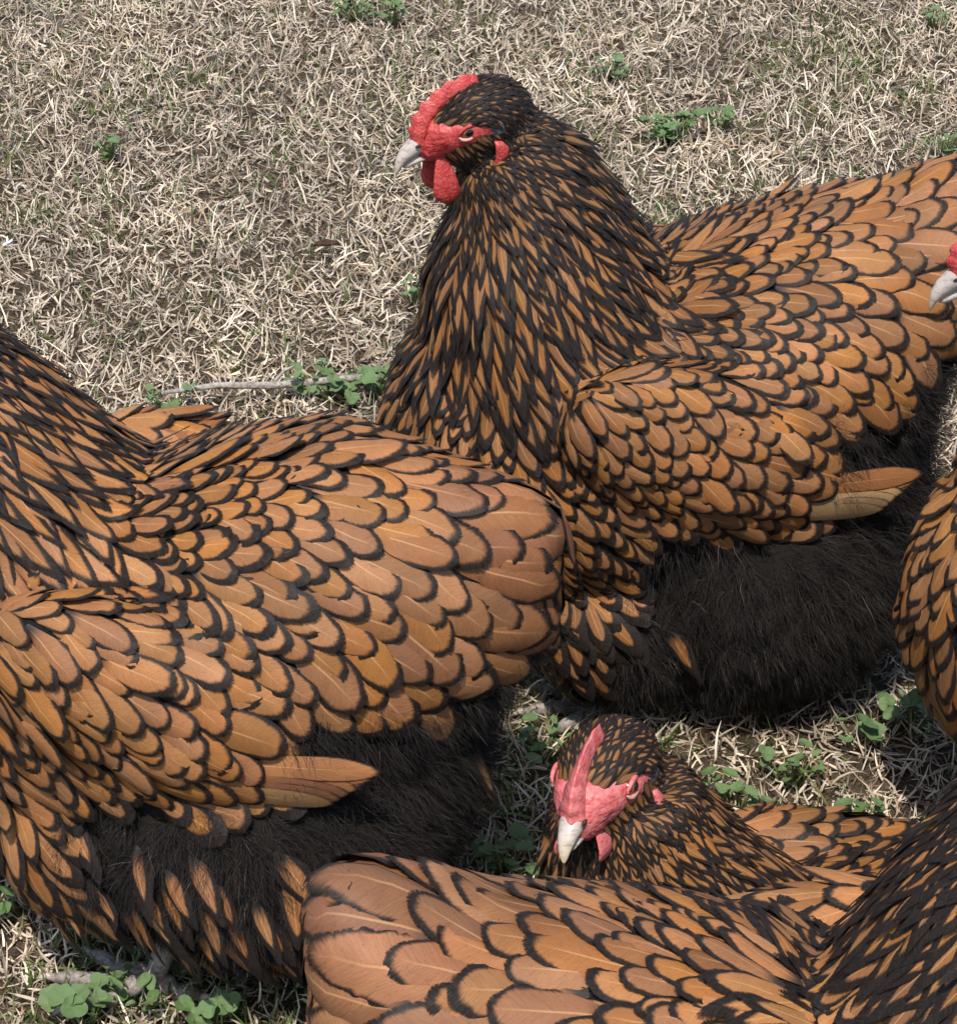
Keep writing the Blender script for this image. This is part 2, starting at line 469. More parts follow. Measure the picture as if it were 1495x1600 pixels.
# guides on a standing hen (x forward, y left, z up): pos, dir, width, length/width, lace, point, fluff, tone
BODY_GUIDES = [
    ((.238, .0, .25), (.05, 0, -1), .020, 2.4, .36, 1.6, 0, .42),
    ((.20, .09, .25), (-.25, .1, -1), .021, 2.3, .34, 1.6, 0, .45),
    ((.225, .0, .17), (-.1, 0, -1), .024, 2.2, .30, 1.7, 0, .5),
    ((.17, .10, .17), (-.55, 0, -.85), .026, 2.2, .30, 1.7, 0, .5),
    ((.15, .03, .08), (-.8, 0, -.5), .028, 2.2, .32, 1.7, .2, .5),
    ((.11, .12, .11), (-.6, 0, -.8), .028, 2.2, .36, 1.7, .3, .5),
    ((.12, .14, .21), (-.8, .0, -.6), .024, 2.1, .30, 1.8, 0, .5),
    ((.03, .03, .395), (-1, .1, -.1), .019, 2.2, .38, 2.0, 0, .42),
    ((.02, .09, .37), (-1, .1, -.45), .018, 2.2, .42, 2.0, 0, .38),
    ((-.05, .03, .405), (-1, .1, 0), .021, 2.2, .29, 2.1, 0, .5),
    ((-.06, .09, .38), (-1, .15, -.35), .024, 2.2, .32, 2.1, 0, .5),
    ((-.09, .12, .345), (-.9, .05, -.7), .028, 2.2, .23, 2.2, 0, .52),
    ((-.12, .125, .30), (-.8, 0, -.85), .032, 2.2, .24, 2.2, 0, .48),
    ((-.15, .03, .41), (-1, .06, .1), .030, 2.2, .21, 2.2, 0, .56),
    ((-.165, .08, .36), (-.95, .05, -.45), .034, 2.1, .18, 2.2, 0, .60),
    ((-.21, .02, .415), (-1, .0, .2), .038, 2.1, .16, 2.1, 0, .70),
    ((-.215, .06, .36), (-1, 0, -.25), .042, 2.0, .16, 2.2, 0, .72),
    ((-.20, .07, .32), (-.95, 0, -.6), .040, 2.0, .19, 2.2, 0, .64),
    ((-.18, .08, .29), (-.9, 0, -.7), .038, 2.0, .26, 2.0, .2, .5),
    # wing
    ((.11, .13, .355), (-.7, .1, -.75), .021, 2.1, .27, 2.2, 0, .52),
    ((.06, .14, .365), (-.85, .1, -.65), .021, 2.1, .26, 2.3, 0, .53),
    ((.10, .155, .30), (-.8, .1, -.65), .022, 2.1, .28, 2.2, 0, .5),
    ((.04, .165, .32), (-.85, 0, -.65), .026, 2.0, .21, 2.5, 0, .55),
    ((.06, .16, .26), (-.9, 0, -.5), .024, 2.0, .25, 2.4, 0, .53),
    ((.00, .165, .29), (-.9, 0, -.6), .028, 2.0, .20, 2.6, 0, .56),
    ((.01, .16, .24), (-1, 0, -.35), .027, 2.0, .22, 2.5, 0, .54),
    ((-.05, .16, .265), (-.95, 0, -.5), .031, 2.0, .19, 2.6, 0, .56),
    ((-.05, .155, .232), (-1, 0, -.25), .029, 2.0, .2, 2.5, 0, .56),
    # down and thighs
    ((-.21, .04, .26), (-.6, 0, -.8), .03, 2, .6, 1.6, 1, .3),
    ((-.17, .09, .255), (-.5, 0, -.9), .03, 2, .6, 1.6, 1, .3),
    ((-.12, .14, .235), (-.5, 0, -.9), .03, 2, .6, 1.6, 1, .3),
    ((-.05, .17, .198), (-.5, 0, -.9), .03, 2, .6, 1.6, 1, .3),
    ((-.20, .04, .18), (-.6, 0, -.8), .03, 2, .6, 1.6, 1, .3),
    ((-.16, .08, .10), (-.4, 0, -.9), .03, 2, .6, 1.6, 1, .3),
    ((-.10, .16, .14), (-.4, 0, -.9), .03, 2, .6, 1.6, 1, .3),
    ((-.05, .16, .05), (-.35, 0, -.9), .03, 2, .5, 1.5, .9, .4),
    ((.02, .16, .17), (-.5, 0, -.9), .03, 2, .6, 1.6, .9, .3),
    ((.06, .14, .06), (-.5, 0, -.8), .03, 2, .5, 1.5, .6, .45),
    ((.0, .0, .03), (-.9, 0, -.3), .03, 2, .6, 1.6, 1, .3),
]

LOW_SADDLE = ((-.12, .125, .30), (-.18, .08, .29), (-.20, .07, .32))
FACE_C = (.004, 0, -.004)
def face_limit(ph):
    # how far back from the beak the bare skin reaches; ph = degrees above the side
    ph = np.asarray(ph, float)
    return 60 + 82 * np.exp(-(np.abs((ph - 3) / 30)) ** 2.4) + 5 * np.sin(np.radians(ph * 5))

def build_hen(cfg):
    rng = np.random.default_rng(cfg['seed'])
    zs = cfg.get('zscale', 1.); fl = cfg.get('fluffy', 1.)
    neck = [np.array(p) for p in cfg['neck']]; nr = cfg['neck_r']
    hp = Vector(cfg['head']); hy, hpi, hro = cfg['head_rot']
    HM = Matrix.Translation(hp) @ Matrix.Rotation(R(hy), 4, 'Z') @ Matrix.Rotation(-R(hpi), 4, 'Y') @ Matrix.Rotation(R(hro), 4, 'X')
    HR = HM.to_3x3(); hs = cfg.get('head_scale', .98)
    HM = HM @ Matrix.Scale(hs, 4); HI = HM.inverted()
    def H(p): return HM @ Vector(p)
    root = bpy.data.objects.new(cfg.get('name', 'hen'), None)
    COL.objects.link(root)
    root.location = cfg['loc']; root.rotation_euler = (0, 0, R(cfg['yaw']))
    root.empty_display_size = .1
    tag(root, cfg['label'], 'hen', 'flock of laced hens on the lawn')
    Rz = np.array(Matrix.Rotation(R(cfg['yaw']), 3, 'Z')); loc = np.array(cfg['loc'])
    # ---------------- body: one continuous skin
    bag = Bag()
    tl = cfg.get('tail_lift', 0.)
    secs = [(.238, .235, .02, .035), (.215, .235, .07, .085), (.17, .23, .105, .125), (.10, .222, .133, .137), (.03, .225, .145, .146),
            (-.04, .237, .147, .163), (-.10, .255, .138, .158), (-.165, .29, .103, .122), (-.20, .325, .075, .095), (-.23, .35, .048, .072), (-.252, .365, .025, .05)]
    S = [(s, (z + (tl * max(0, -s - .12) / .16)) * zs, a, b * zs) for s, z, a, b in secs]
    bag.put(loft([(s, 0, z) for s, z, a, b in S], [a for *_, a, b in S], [b for *_, b in S], [(0, 1, 0)] * len(S), [(0, 0, 1)] * len(S), 28))
    for sg in (1, -1):
        rot = Matrix.Rotation(R(23), 3, 'Y') if zs > .8 else Matrix.Rotation(R(10), 3, 'Y')
        rot.invert()
        bag.put(ellipsoid((.004, sg * .121, .274 * zs), (.124, .037, .066 * zs), rot))
        if zs > .8:
            bl_ = cfg.get('belly_lift', 0.)
            bag.put(ellipsoid((-.055, sg * .082, .125 + bl_ * .6), (.125, .086, .118 - bl_ * .4)))
            bag.put(ellipsoid((.05, sg * .07, .10 + bl_), (.09, .075, .085)))
    if zs > .8:
        bag.put(ellipsoid((-.120, 0, .185), (.088, .12, .15)))
    # neck
    T = []
    for i in range(len(neck)):
        t = neck[min(i + 1, len(neck) - 1)] - neck[max(i - 1, 0)]; T.append(t / np.linalg.norm(t))
    Wv = [np.cross(t, (0, 1, 0)) for t in T]; Wv = [w / np.linalg.norm(w) for w in Wv]
    Uv = [np.cross(w, t) for w, t in zip(Wv, T)]
    bag.put(loft(neck, [r * (1.02 - .02 * i_) for i_, r in enumerate(nr)], nr, Uv, Wv, 24))
    hb = Bag()
    hb.put(ellipsoid(H((-.018, 0, -.003)), (.040 * hs, .028 * hs, .0285 * hs), HR))
    hb.put(ellipsoid(H((.014, 0, -.010)), (.024 * hs, .0145 * hs, .0155 * hs), HR))
    hb.put(ellipsoid(H((.004, 0, -.004)), (.026 * hs, .021 * hs, .020 * hs), HR))
    hb.put(ellipsoid(H((-.008, 0, -.018)), (.028 * hs, .022 * hs, .02 * hs), HR))
    bag.put((hb.V, hb.F)); hbvh = BVHTree.FromPolygons(hb.V, hb.F)
    me0 = bag.mesh('raw')
    tmp = bpy.data.objects.new('tmp', me0); COL.objects.link(tmp)
    md = tmp.modifiers.new('r', 'REMESH'); md.mode = 'VOXEL'; md.voxel_size = .0055
    ms = tmp.modifiers.new('s', 'SMOOTH'); ms.iterations = 6; ms.factor = .5
    dg = bpy.context.evaluated_depsgraph_get(); dg.update()
    me = bpy.data.meshes.new_from_object(tmp.evaluated_get(dg))
    bpy.data.objects.remove(tmp); bpy.data.meshes.remove(me0)
    me.name = 'body'
    for p_ in me.polygons: p_.use_smooth = True
    add('body', me, M_BODY, root)
    nv = len(me.vertices)
    V = np.zeros(nv * 3, np.float32); me.vertices.foreach_get('co', V); V = V.reshape(-1, 3).astype(float)
    me.calc_loop_triangles()
    T3 = np.zeros(len(me.loop_triangles) * 3, np.int32); me.loop_triangles.foreach_get('vertices', T3); T3 = T3.reshape(-1, 3)
    bvh = BVHTree.FromPolygons([tuple(v) for v in V], [tuple(int(i) for i in t) for t in T3])
    # ---------------- guides
    G = []
    for (p, d, w, ra, la, q, f, to) in BODY_GUIDES:
        fu_ = cfg.get('fluff_up', 0.) * (1 if p[0] < .03 and (f >= .9 or p in LOW_SADDLE) and p[2] > .16 else 0)
        for sg in (1, -1):
            G.append(((p[0], sg * p[1], (p[2] + fu_) * zs + tl * max(0, -p[0] - .12) / .16), (d[0], sg * d[1], d[2] + (tl * 2 if p[0] < -.15 else 0)), w, ra, la, q, f * (1 if zs > .8 else 0), to))
    fs = cfg.get('fscale', 1.)
    G = [(g[0], g[1], g[2] * (fs if g[0][0] > -.18 else (1 + fs) / 2), g[3], g[4] * (.86 if g[4] < .3 else .95), *g[5:]) for g in G]
    bl, bs = cfg.get('breast', (0., 1.))
    G = [(g[0], g[1], g[2] * bs, g[3], g[4] + bl, *g[5:]) if g[0][0] > .105 and g[2] < .03 and g[6] < .35 and g[0][2] < .27 * max(zs, .6) else g for g in G]
    nt = cfg.get('neck_tone', .3)
    cape = cfg.get('cape', 1)
    if cape > 1:
        for y_ in (0, .055, -.055):
            for i in range(1, cape):
                o = np.array((1, y_ * 14, 0.)); o /= np.linalg.norm(o)
                G.append((neck[i] + o * nr[i], np.array((.0, y_, -1)), (.019 - .0015 * i) * bs, 2.3, .34 + bl, 1.7, 0, .45))
    for i in range(cape, len(neck)):
        t = i / (len(neck) - 1)
        for ph in np.linspace(0, 2 * np.pi, 8, endpoint=False):
            o = Wv[i] * math.cos(ph) + Uv[i] * math.sin(ph)
            p = neck[i] + o * nr[i]
            d = -T[i] + o * .25 + np.array((-.42, 0, 0)) * (1 - .4 * t) * (1. if cfg.get('neck_back', 1) else 0)
            w = np.interp(t, [0, .3, .6, .8, 1], [.025, .022, .0135, .009, .007]) * cfg.get('hackle', 1.)
            la = np.interp(t, [0, .4, .8, 1], cfg.get('neck_lace', [.40, .46, .58, .6]))
            front = max(0, -o[0] * -1) if False else max(0., o[0])
            G.append((p, d, w, np.interp(t, [0, .5, 1], [3.5, 4.2, 3.2]), la + .05 * front, 1.35, 0, nt + .3 * (1 - t) ** 1.3))
    for p, d in (((0, 0, .04), (-1, 0, .1)), ((-.04, .025, .02), (-.9, 0, -.5)), ((-.04, -.025, .02), (-.9, 0, -.5)), ((-.055, 0, .025), (-.9, 0, -.6)),
                 ((-.03, .028, -.01), (-.4, 0, -.9)), ((-.03, -.028, -.01), (-.4, 0, -.9)), ((0, 0, -.036), (-.5, 0, -.8)), ((.01, .02, .02), (-1, .2, .25)), ((.01, -.02, .02), (-1, -.2, .25))):
        G.append((np.array(H(p)), np.array(HR @ Vector(d)), .0062 * cfg.get('head_w', 1.), 2.8, cfg.get('head_lace', .5), 1.4, 0, nt + cfg.get('head_tone', -.05)))
    gp = np.array([g[0] for g in G], float); gd = np.array([np.array(g[1], float) / np.linalg.norm(g[1]) for g in G]); gv = np.array([g[2:] for g in G], float)
    def field(P):
        d2 = ((P[:, None] - gp[None]) ** 2).sum(-1)
        w = 1 / (d2 + 3e-5) ** 2
        w /= w.sum(1, keepdims=True)
        return w @ gd, w @ gv
    # ---------------- seeds on the surface
    tri = V[T3]; nrm = np.cross(tri[:, 1] - tri[:, 0], tri[:, 2] - tri[:, 0]); ar = np.linalg.norm(nrm, axis=1) / 2
    nrm /= (2 * ar[:, None] + 1e-12); cen = tri.mean(1)
    D, Q = field(cen)
    SP = cfg.get('spacing', .575)
    hc = np.array([HI @ Vector(c) for c in cen])
    hv = hc - np.array(FACE_C); th_ = np.degrees(np.arccos(np.clip(hv[:, 0] / (np.linalg.norm(hv, axis=1) + 1e-9), -1, 1)))
    ph_ = np.degrees(np.arctan2(hv[:, 2], np.abs(hv[:, 1])))
    face = (np.linalg.norm(hc, axis=1) < .07) & (th_ < face_limit(ph_) - 5)
    under = cen[:, 2] < .02
    wt = ar / (Q[:, 0] * SP) ** 2 / .75
    wt[face | under] = 0
    n_exp = wt.sum(); n_c = int(n_exp * 9)
    ti = rng.choice(len(wt), n_c, p=wt / wt.sum())
    r1 = np.sqrt(rng.random(n_c)); r2 = rng.random(n_c)
    P = tri[ti, 0] * (1 - r1)[:, None] + tri[ti, 1] * (r1 * (1 - r2))[:, None] + tri[ti, 2] * (r1 * r2)[:, None]
    Q = Q[ti]; D = D[ti]; N = nrm[ti]
    D = D - N * (D * N).sum(1, keepdims=True); D /= np.linalg.norm(D, axis=1, keepdims=True) + 1e-9
    S_ = np.cross(N, D)
    keep = []; acc = np.zeros((n_c, 3)); n = 0
    rad = Q[:, 0] * SP
    for i in range(n_c):
        if n:
            dv = acc[:n] - P[i]
            near_ = (np.abs(dv) < rad[i] * 1.35).all(1)
            if near_.any():
                dv = dv[near_]; k_ = 1.34 if Q[i, 3] > 1.6 else 1.
                if (((dv @ S_[i]) / k_) ** 2 + ((dv @ D[i]) * k_) ** 2 + (dv @ N[i]) ** 2 < rad[i] ** 2).any(): continue
        acc[n] = P[i]; n += 1; keep.append(i)
    # ---------------- feathers
    cl = np.array(CAM_LOC)
    FE = []       # (verts, fuv, par, root, width, on_wing, seed normal)
    for i in keep:
        W, ra, la, q, f, to = Q[i]
        p = P[i]
        if f > cfg.get('fluff_at', .5):
            if rng.random() > (cfg.get('spots', .3) * (.5 + rng.random()) if p[2] < .17 and p[0] > -.12 else .006): continue
            la = rng.uniform(.34, .55); q = 1.45; to = .6
        elif f > .25: la = la + .12
        if f > .5: W *= rng.uniform(.5, .85); ra *= 1.25
        W *= rng.uniform(.86, 1.16); L = W * ra * rng.uniform(.92, 1.1)
        big = W > .034
        t = .34 if q < 1.6 else .60 - .04 * (q - 1.6)
        dd = D[i] + S_[i] * rng.normal(0, .15); dd /= np.linalg.norm(dd)
        rt = p - dd * L * .45
        lift = .0045 + .05 * L + rng.normal(0, .0011) + (.006 if rng.random() < .03 else 0)
        if f > .5: lift += rng.uniform(.006, .016)
        if W < .009: lift = .003
        away = (Rz @ N[i]) @ (cl - (Rz @ p + loc)) < -.25
        vs, fu = feather_conform(bvh, rt, dd, L, W, q, t, big, lift, .13 if q > 1.6 else .16, rng, rng.normal(0, .04), W < .0095 or away)
        vs += rng.normal(0, .00035, vs.shape) * min(1, W / .02)
        wing = 0
        wx, wz = p[0] - .012, p[2] / zs - .284
        wx, wz = wx * .899 + wz * .438, -wx * .438 + wz * .899
        if (wx / .13) ** 2 + (wz / .078) ** 2 < 1 and abs(p[1]) > .11 and f < .3: wing = 1 if p[1] > 0 else -1
        par = np.array([la + rng.normal(0, .02), q, np.clip(to + cfg.get('tone', 0) + rng.normal(0, .03), 0, .82), rng.random()])
        FE.append((vs, fu, par, rt, W, wing, N[i], p + dd * L * .35, big))
    # stiff flight and tail feathers
    for sg in (1, -1):
        if cfg.get('primaries', True):
            for k in range(7):
                a = k / 6
                rt = np.array((-.02 - .012 * a, sg * (.150 - .002 * a), (.232 + .02 * a) * zs))
                d = np.array((-1, sg * (.05 - .02 * a), -.05 + .08 * a + cfg.get('prim_pitch', 0)))
                nn = np.array((0, sg * 1., .25 - .5 * (1 - a)))
                vs, fu = feather_flat(rt, d, nn, (.106 + .02 * a), .019, 1.7, .7, True, .05, .05)
                FE.append((vs, fu, np.array([.05 + .05 * a, 1.9, 1. if cfg.get('cream') and a < .6 else .6 + .3 * (1 - a) * rng.random(), rng.random()]), rt, .030, sg, np.array((0, sg, 0.)), rt + d * .1, True))
        for k in range(cfg.get('quills', 4)):
            a = k / 5
            rt = np.array((-.178, sg * (.004 + .026 * a), .378 - .09 * a)); rt[2] = (rt[2] + tl * .6) * zs
            el = R(30 - 36 * a) + tl * 2; azi = sg * R(4 + 10 * a)
            d = np.array((-math.cos(el) * math.cos(azi), math.cos(el) * math.sin(azi), math.sin(el)))
            nn = np.array((math.sin(el) * .6, sg * 1., .45 * (1 - a)))
            L = .098 - .016 * a
            vs, fu = feather_flat(rt, d, nn, L, .046, 2.2, .72, True, .12, .09)
            FE.append((vs, fu, np.array([.13, 2.2, np.clip(.74 + cfg.get('tone', 0) + rng.normal(0, .04), 0, .82), rng.random()]), rt, .05, 0, np.array((0, sg, 0.2)), rt + d * L * .8, True))
    # which feathers the photograph shows largest
    score = []
    for (vs, fu, par, rt, W, wing, nn, tip, big) in FE:
        wp = Rz @ tip + loc; wn_ = Rz @ nn
        v = cl - wp; dist = np.linalg.norm(v); v /= dist
        k = W * W / dist ** 2 * max(0., wn_ @ v)
        cs = Rz.T @ v
        px = (wp[0] / (((wp - cl) * np.array((0, math.cos(R(33)), -math.sin(R(33))))).sum())) / math.tan(R(10.5)) * 800 + 747.5
        py = 800 - ((wp - cl) @ np.array((0, math.sin(R(33)), math.cos(R(33))))) / ((wp - cl) @ np.array((0, math.cos(R(33)), -math.sin(R(33))))) / math.tan(R(10.5)) * 800
        if not (-10 < px < 1505 and -10 < py < 1610): k *= .02
        score.append(k)
    HENS.append((root, bvh, Rz, loc))
    return dict(hbvh=hbvh, root=root, FE=FE, score=np.array(score), Rz=Rz, loc=loc, bvh=bvh, V=V, tri=tri, nrm=nrm, ar=ar, field=field, cfg=cfg, rng=rng, H=H, HM=HM, HR=HR, zs=zs)

HENS = []

def finish_hen(h):
    root, FE, cfg, rng, zs = h['root'], h['FE'], h['cfg'], h['rng'], h['zs']
    cl = Vector(CAM_LOC)
    sc = h['score'].copy()
    for i in np.argsort(-sc)[:900]:
        wp = h['Rz'] @ FE[i][7] + h['loc']
        for (r2, b2, Rz2, l2) in HENS:
            if r2 is root: continue
            o = Vector(Rz2.T @ (np.array(cl) - l2)); t = Vector(Rz2.T @ (wp - l2))
            hit = b2.ray_cast(o, (t - o).normalized(), (t - o).length)
            if hit[0] is not None: sc[i] *= .02; break
    top = set(int(i) for i in np.argsort(-sc)[:300] if sc[i] > 0)
    # wings: a flat muscle shell that carries the wing feathers
    wings = {}
    for sg in (1, -1):
        V, F = ellipsoid((.008, sg * .124, .274 * zs), (.114, .035, .058 * zs), Matrix.Rotation(-R(23 if zs > .8 else 10), 3, 'Y'), 20, 10)
        bg = Bag(); bg.put((V, F))
        wings[sg] = add('wing', bg.mesh('wing'), M_BODY, root)
    rest = []
    for i, (vs, fu, par, rt, W, wing, nn, tip, big) in enumerate(FE):
        if i in top:
            k = len(vs)
            me = mesh_from('feather', vs - rt, FACES[7 if big else 5], {'fuv': ('FLOAT_VECTOR', fu), 'fpar': ('FLOAT_COLOR', np.repeat(par[None], k, 0))})
            add('feather', me, M_FEATHER, wings[wing] if wing else root, rt)
        else: rest.append(i)
    Vs = []; Fs = []; U = []; Pp = []; o = 0
    for i in rest:
        vs, fu, par = FE[i][:3]
        for fc in FACES[7 if FE[i][8] else 5][None]: Fs.append(fc + o)
        Vs.append(vs); U.append(fu); Pp.append(np.repeat(par[None], len(vs), 0)); o += len(vs)
    me = mesh_from('plumage', np.concatenate(Vs), np.concatenate(Fs), {'fuv': ('FLOAT_VECTOR', np.concatenate(U)), 'fpar': ('FLOAT_COLOR', np.concatenate(Pp))})
    tag(add('plumage', me, M_FEATHER, root), kind='stuff')
    if cfg.get('fluff_n', 0): fluff(h)
    head_parts(h)
    if zs > .8: legs(h)

def fluff(h):
    rng = h['rng']; N = h['cfg']['fluff_n']
    cen = h['tri'].mean(1)
    D, Q = h['field'](cen)
    w = h['ar'] * np.clip((Q[:, 4] - .3) * 3, 0, 1)
    K = 22; NT_ = N // K; N = NT_ * K
    ti = rng.choice(len(w), NT_, p=w / w.sum())
    r1 = np.sqrt(rng.random(NT_)); r2 = rng.random(NT_); tri = h['tri'][ti]
    P = tri[:, 0] * (1 - r1)[:, None] + tri[:, 1] * (r1 * (1 - r2))[:, None] + tri[:, 2] * (r1 * r2)[:, None]
    n = h['nrm'][ti]; d = D[ti]; d -= n * (d * n).sum(1, keepdims=True); d /= np.linalg.norm(d, axis=1, keepdims=True)
    cl_ = np.array([mnoise.noise_vector(Vector(p) * 24.) for p in P])
    dirv = n * .8 + d * .5 + cl_ * .9 + rng.normal(0, .35, (NT_, 3))
    tl_ = rng.uniform(.016, .034, NT_) * np.where(P[:, 2] < .11, .75, 1.)
    tone_ = rng.uniform(.75, 1.35, NT_)
    rp = lambda a_: np.repeat(a_, K, 0)
    P, n, d, dirv, tl_, tone_ = rp(P), rp(n), rp(d), rp(dirv), rp(tl_), rp(tone_)
    P = P + rng.normal(0, .0022, P.shape)
    dirv = dirv + rng.normal(0, .42, dirv.shape); dirv /= np.linalg.norm(dirv, axis=1, keepdims=True)
    L = tl_ * rng.uniform(.55, 1.05, N); W = rng.uniform(.00022, .00045, N)
    nseg = 2
    V = np.zeros((N, nseg + 1, 2, 3)); p = P - n * .003
    for k in range(nseg + 1):
        s = np.cross(dirv, n + .3 * rng.normal(size=(N, 3))); s /= np.linalg.norm(s, axis=1, keepdims=True) + 1e-9
        ww = (W * (1, .8, .15)[k] / 2)[:, None]
        V[:, k, 0] = p - s * ww; V[:, k, 1] = p + s * ww
        p = p + dirv * (L / nseg)[:, None]
        dirv = dirv + d * .3 + np.array((0, 0, -.2)) + rng.normal(0, .28, (N, 3)); dirv /= np.linalg.norm(dirv, axis=1, keepdims=True)
    V[..., 2] = np.maximum(V[..., 2], .004)
    b = np.arange(N) * (nseg + 1) * 2
    F = np.concatenate([np.stack([b + 2 * k, b + 2 * k + 1, b + 2 * k + 3, b + 2 * k + 2], -1) for k in range(nseg)])
    pal = np.array([(.013, .0112, .0102), (.016, .0135, .012), (.022, .0175, .015), (.010, .009, .0085)])
    c = pal[rng.integers(0, 4, N)] * tone_[:, None] * 1.3
    pale = rng.random(N) < .008; c[pale] = (.12, .095, .075)
    col = np.ones((N, nseg + 1, 2, 4)); col[..., :3] = c[:, None, None]
    me = mesh_from('fluff', V.reshape(-1, 3), F, {'gcol': ('FLOAT_COLOR', col.reshape(-1, 4))})
    o = add('fluff', me, M_FLUFF, h['root']); tag(o, kind='stuff')

def head_parts(h):
    H, HR, root, bvh, rng, cfg = h['H'], h['HR'], h['root'], h['hbvh'], h['rng'], h['cfg']
    SK = M_PINK if cfg.get('pink') else M_SKIN
    def put(name, V, F, mat, attrs=None, parent=root):
        V = np.array([tuple(H(v)) for v in V])
        return add(name, mesh_from(name, V, F, attrs), mat, parent)
    # ----- upper and lower beak
    def mandible(path, ra, rb):
        C = [np.array(p) for p in path]; kr = cfg.get('beak_r', .95); ra = [q * kr for q in ra]; rb = [q * kr for q in rb]; V, F = loft(C, ra, rb, [(0, 1, 0)] * len(C), [(.15, 0, 1)] * len(C), 14)
        t = np.repeat(np.linspace(0, 1, len(C)), 14)
        return V, F, {'bt': ('FLOAT', t)}
    kb = cfg.get('beak_len', .92)
    def bk(pts): return [(.022 + (p[0] - .022) * kb, 0, -.006 + (p[2] + .006) * (.5 + .5 * kb)) for p in pts]
    V, F, a = mandible(bk([(.022, 0, -.006), (.032, 0, -.0065), (.042, 0, -.0085), (.051, 0, -.0125), (.058, 0, -.018), (.062, 0, -.0245), (.0632, 0, -.028)]),
                       [.0115, .0108, .0092, .0072, .0052, .003, .0008], [.0085, .0085, .0078, .0066, .005, .003, .0008])
    ub = put('beak', V, F, M_BEAK, a)
    V, F, a = mandible(bk([(.018, 0, -.0165), (.030, 0, -.0175), (.042, 0, -.019), (.051, 0, -.0215), (.055, 0, -.023)]), [.0105, .0095, .0075, .005, .0012], [.0045, .0045, .004, .003, .001])
    put('lower_beak', V, F, M_BEAK, a, ub)
    for sg in (1, -1):
        V, F = ellipsoid((.036, sg * .0088, -.0045), (.0035, .0012, .0013), None, 10, 6)
        put('nostril', V, F, M_BARKBIT, None, ub)
    # ----- face skin
    V = []; F = []; nr_, ns = 18, 64
    for i in range(nr_ + 1):
        for k in range(ns):
            a_ = 2 * math.pi * k / ns
            yy, zz = math.cos(a_), math.sin(a_)
            rr = i / nr_
            th = math.radians(float(face_limit(math.degrees(math.atan2(zz, abs(yy))))) + 2.5 * math.sin(9 * a_)) * rr
            dl = Vector((math.cos(th), math.sin(th) * yy, math.sin(th) * zz))
            o = H(Vector(FACE_C) + dl * .1); dr = HR @ -dl
            hit = bvh.ray_cast(o, dr, .11)
            hp = hit[0] if hit[0] is not None else H(Vector(FACE_C) + dl * .02)
            nn = -dr
            w_ = Vector(dl) * 5.
            e = mnoise.noise(w_ * 1.3) * .0012 + abs(mnoise.noise(Vector((dl.x * 6, dl.y * 22, dl.z * 14)))) * .0015 + mnoise.noise(w_ * 6) * .0005
            off = (.0012 + e * .8) * (1 - rr ** 5) - .0012 * rr ** 5
            V.append(tuple(hp + nn * off))
    for i in range(nr_):
        for k in range(ns):
            a_, b_ = i * ns + k, i * ns + (k + 1) % ns
            F.append((a_, b_, b_ + ns, a_ + ns))
    add('face_skin', mesh_from('face_skin', np.array(V), F), SK, root)
    for sg in (1, -1):
        # eye
        ec = bvh.ray_cast(H((0, sg * .09, .001)), HR @ Vector((0, -sg, 0)), .09)[0]
        el = (h['HM'].inverted() @ ec)
        c = (el.x, el.y - sg * .0034, el.z)
        V, F = ellipsoid((0, 0, 0), (.0064, .0064, .0052), None, 20, 16)
        Va = np.array(V); t = np.arccos(np.clip(sg * Va[:, 1] / np.linalg.norm(Va, axis=1), -1, 1)) / 1.15
        eye = put('eye', Va + np.array(c), F, M_EYE, {'et': ('FLOAT', np.clip(t, 0, 1))})
        for nm, up in (('eyelid', 1), ('eyelid', -1)):
            ring = []
            rad = []
            for k in range(13):
                th = math.pi * k / 12
                ring.append((c[0] + .0078 * math.cos(th), c[1] + sg * (.0030 + .0012 * math.sin(th)), c[2] + up * (.0050 if up > 0 else .0052) * math.sin(th) - .0012 * math.cos(th)))
                rad.append(.0009 + .0007 * math.sin(th))
            V, F = tube(ring, rad, 8)
            put(nm, V, F, M_LID if up < 0 else SK, None, eye)
        # ear tuft
        V, F = ellipsoid((-.0235, sg * .0265, -.003), (.0085, .0028, .0065), Matrix.Rotation(R(20), 3, 'Y'), 14, 8)
        V = [np.array(v) + rng.normal(0, .0005, 3) for v in V]
        put('ear_tuft', V, F, M_EAR)
        # ear lobe: a narrow red fold behind the cheek
        C = [(-.020, sg * .0285, -.0125), (-.0215, sg * .0300, -.018), (-.0205, sg * .0300, -.025), (-.016, sg * .0285, -.032), (-.011, sg * .0265, -.037)]
        V, F = loft(C, [.0016, .0024, .0024, .002, .0008], [.003, .005, .005, .0036, .001], [(0, 1, 0)] * 5, [(1, 0, .35)] * 5, 12)
        put('ear_lobe', V, F, SK)
        # wattle
        wl = cfg.get('wattle', 1.)
        C = []; A = []; B = []
        for k in range(12):
            t = k / 11
            C.append((.0215 - .004 * t, sg * (.0095 + .004 * math.sin(t * 2.2)), -.018 - .040 * wl * t))
            B.append((.0036 + .0072 * math.sin(min(1, t * 1.25) * math.pi * .52)) * (1 if t < .75 else math.sqrt(max(.003, 1 - ((t - .75) / .26) ** 2))))
            A.append((.0013 + .0013 * t) * (1 if t < .85 else math.sqrt(max(.01, 1 - ((t - .85) / .16) ** 2))))
        # hang straight down in the hen's frame, not in the head's
        inv = HR.inverted(); dn = inv @ Vector((0, 0, -1))
        c0 = Vector(C[0])
        C = [tuple(c0 + dn * (.040 * wl * k / 11) + Vector((-.004 * k / 11, sg * .005 * math.sin(k / 11 * 2.4), 0))) for k in range(12)]
        sidev = Vector((1, 0, 0)) - dn * dn.x; sidev.normalize(); lat = dn.cross(sidev)
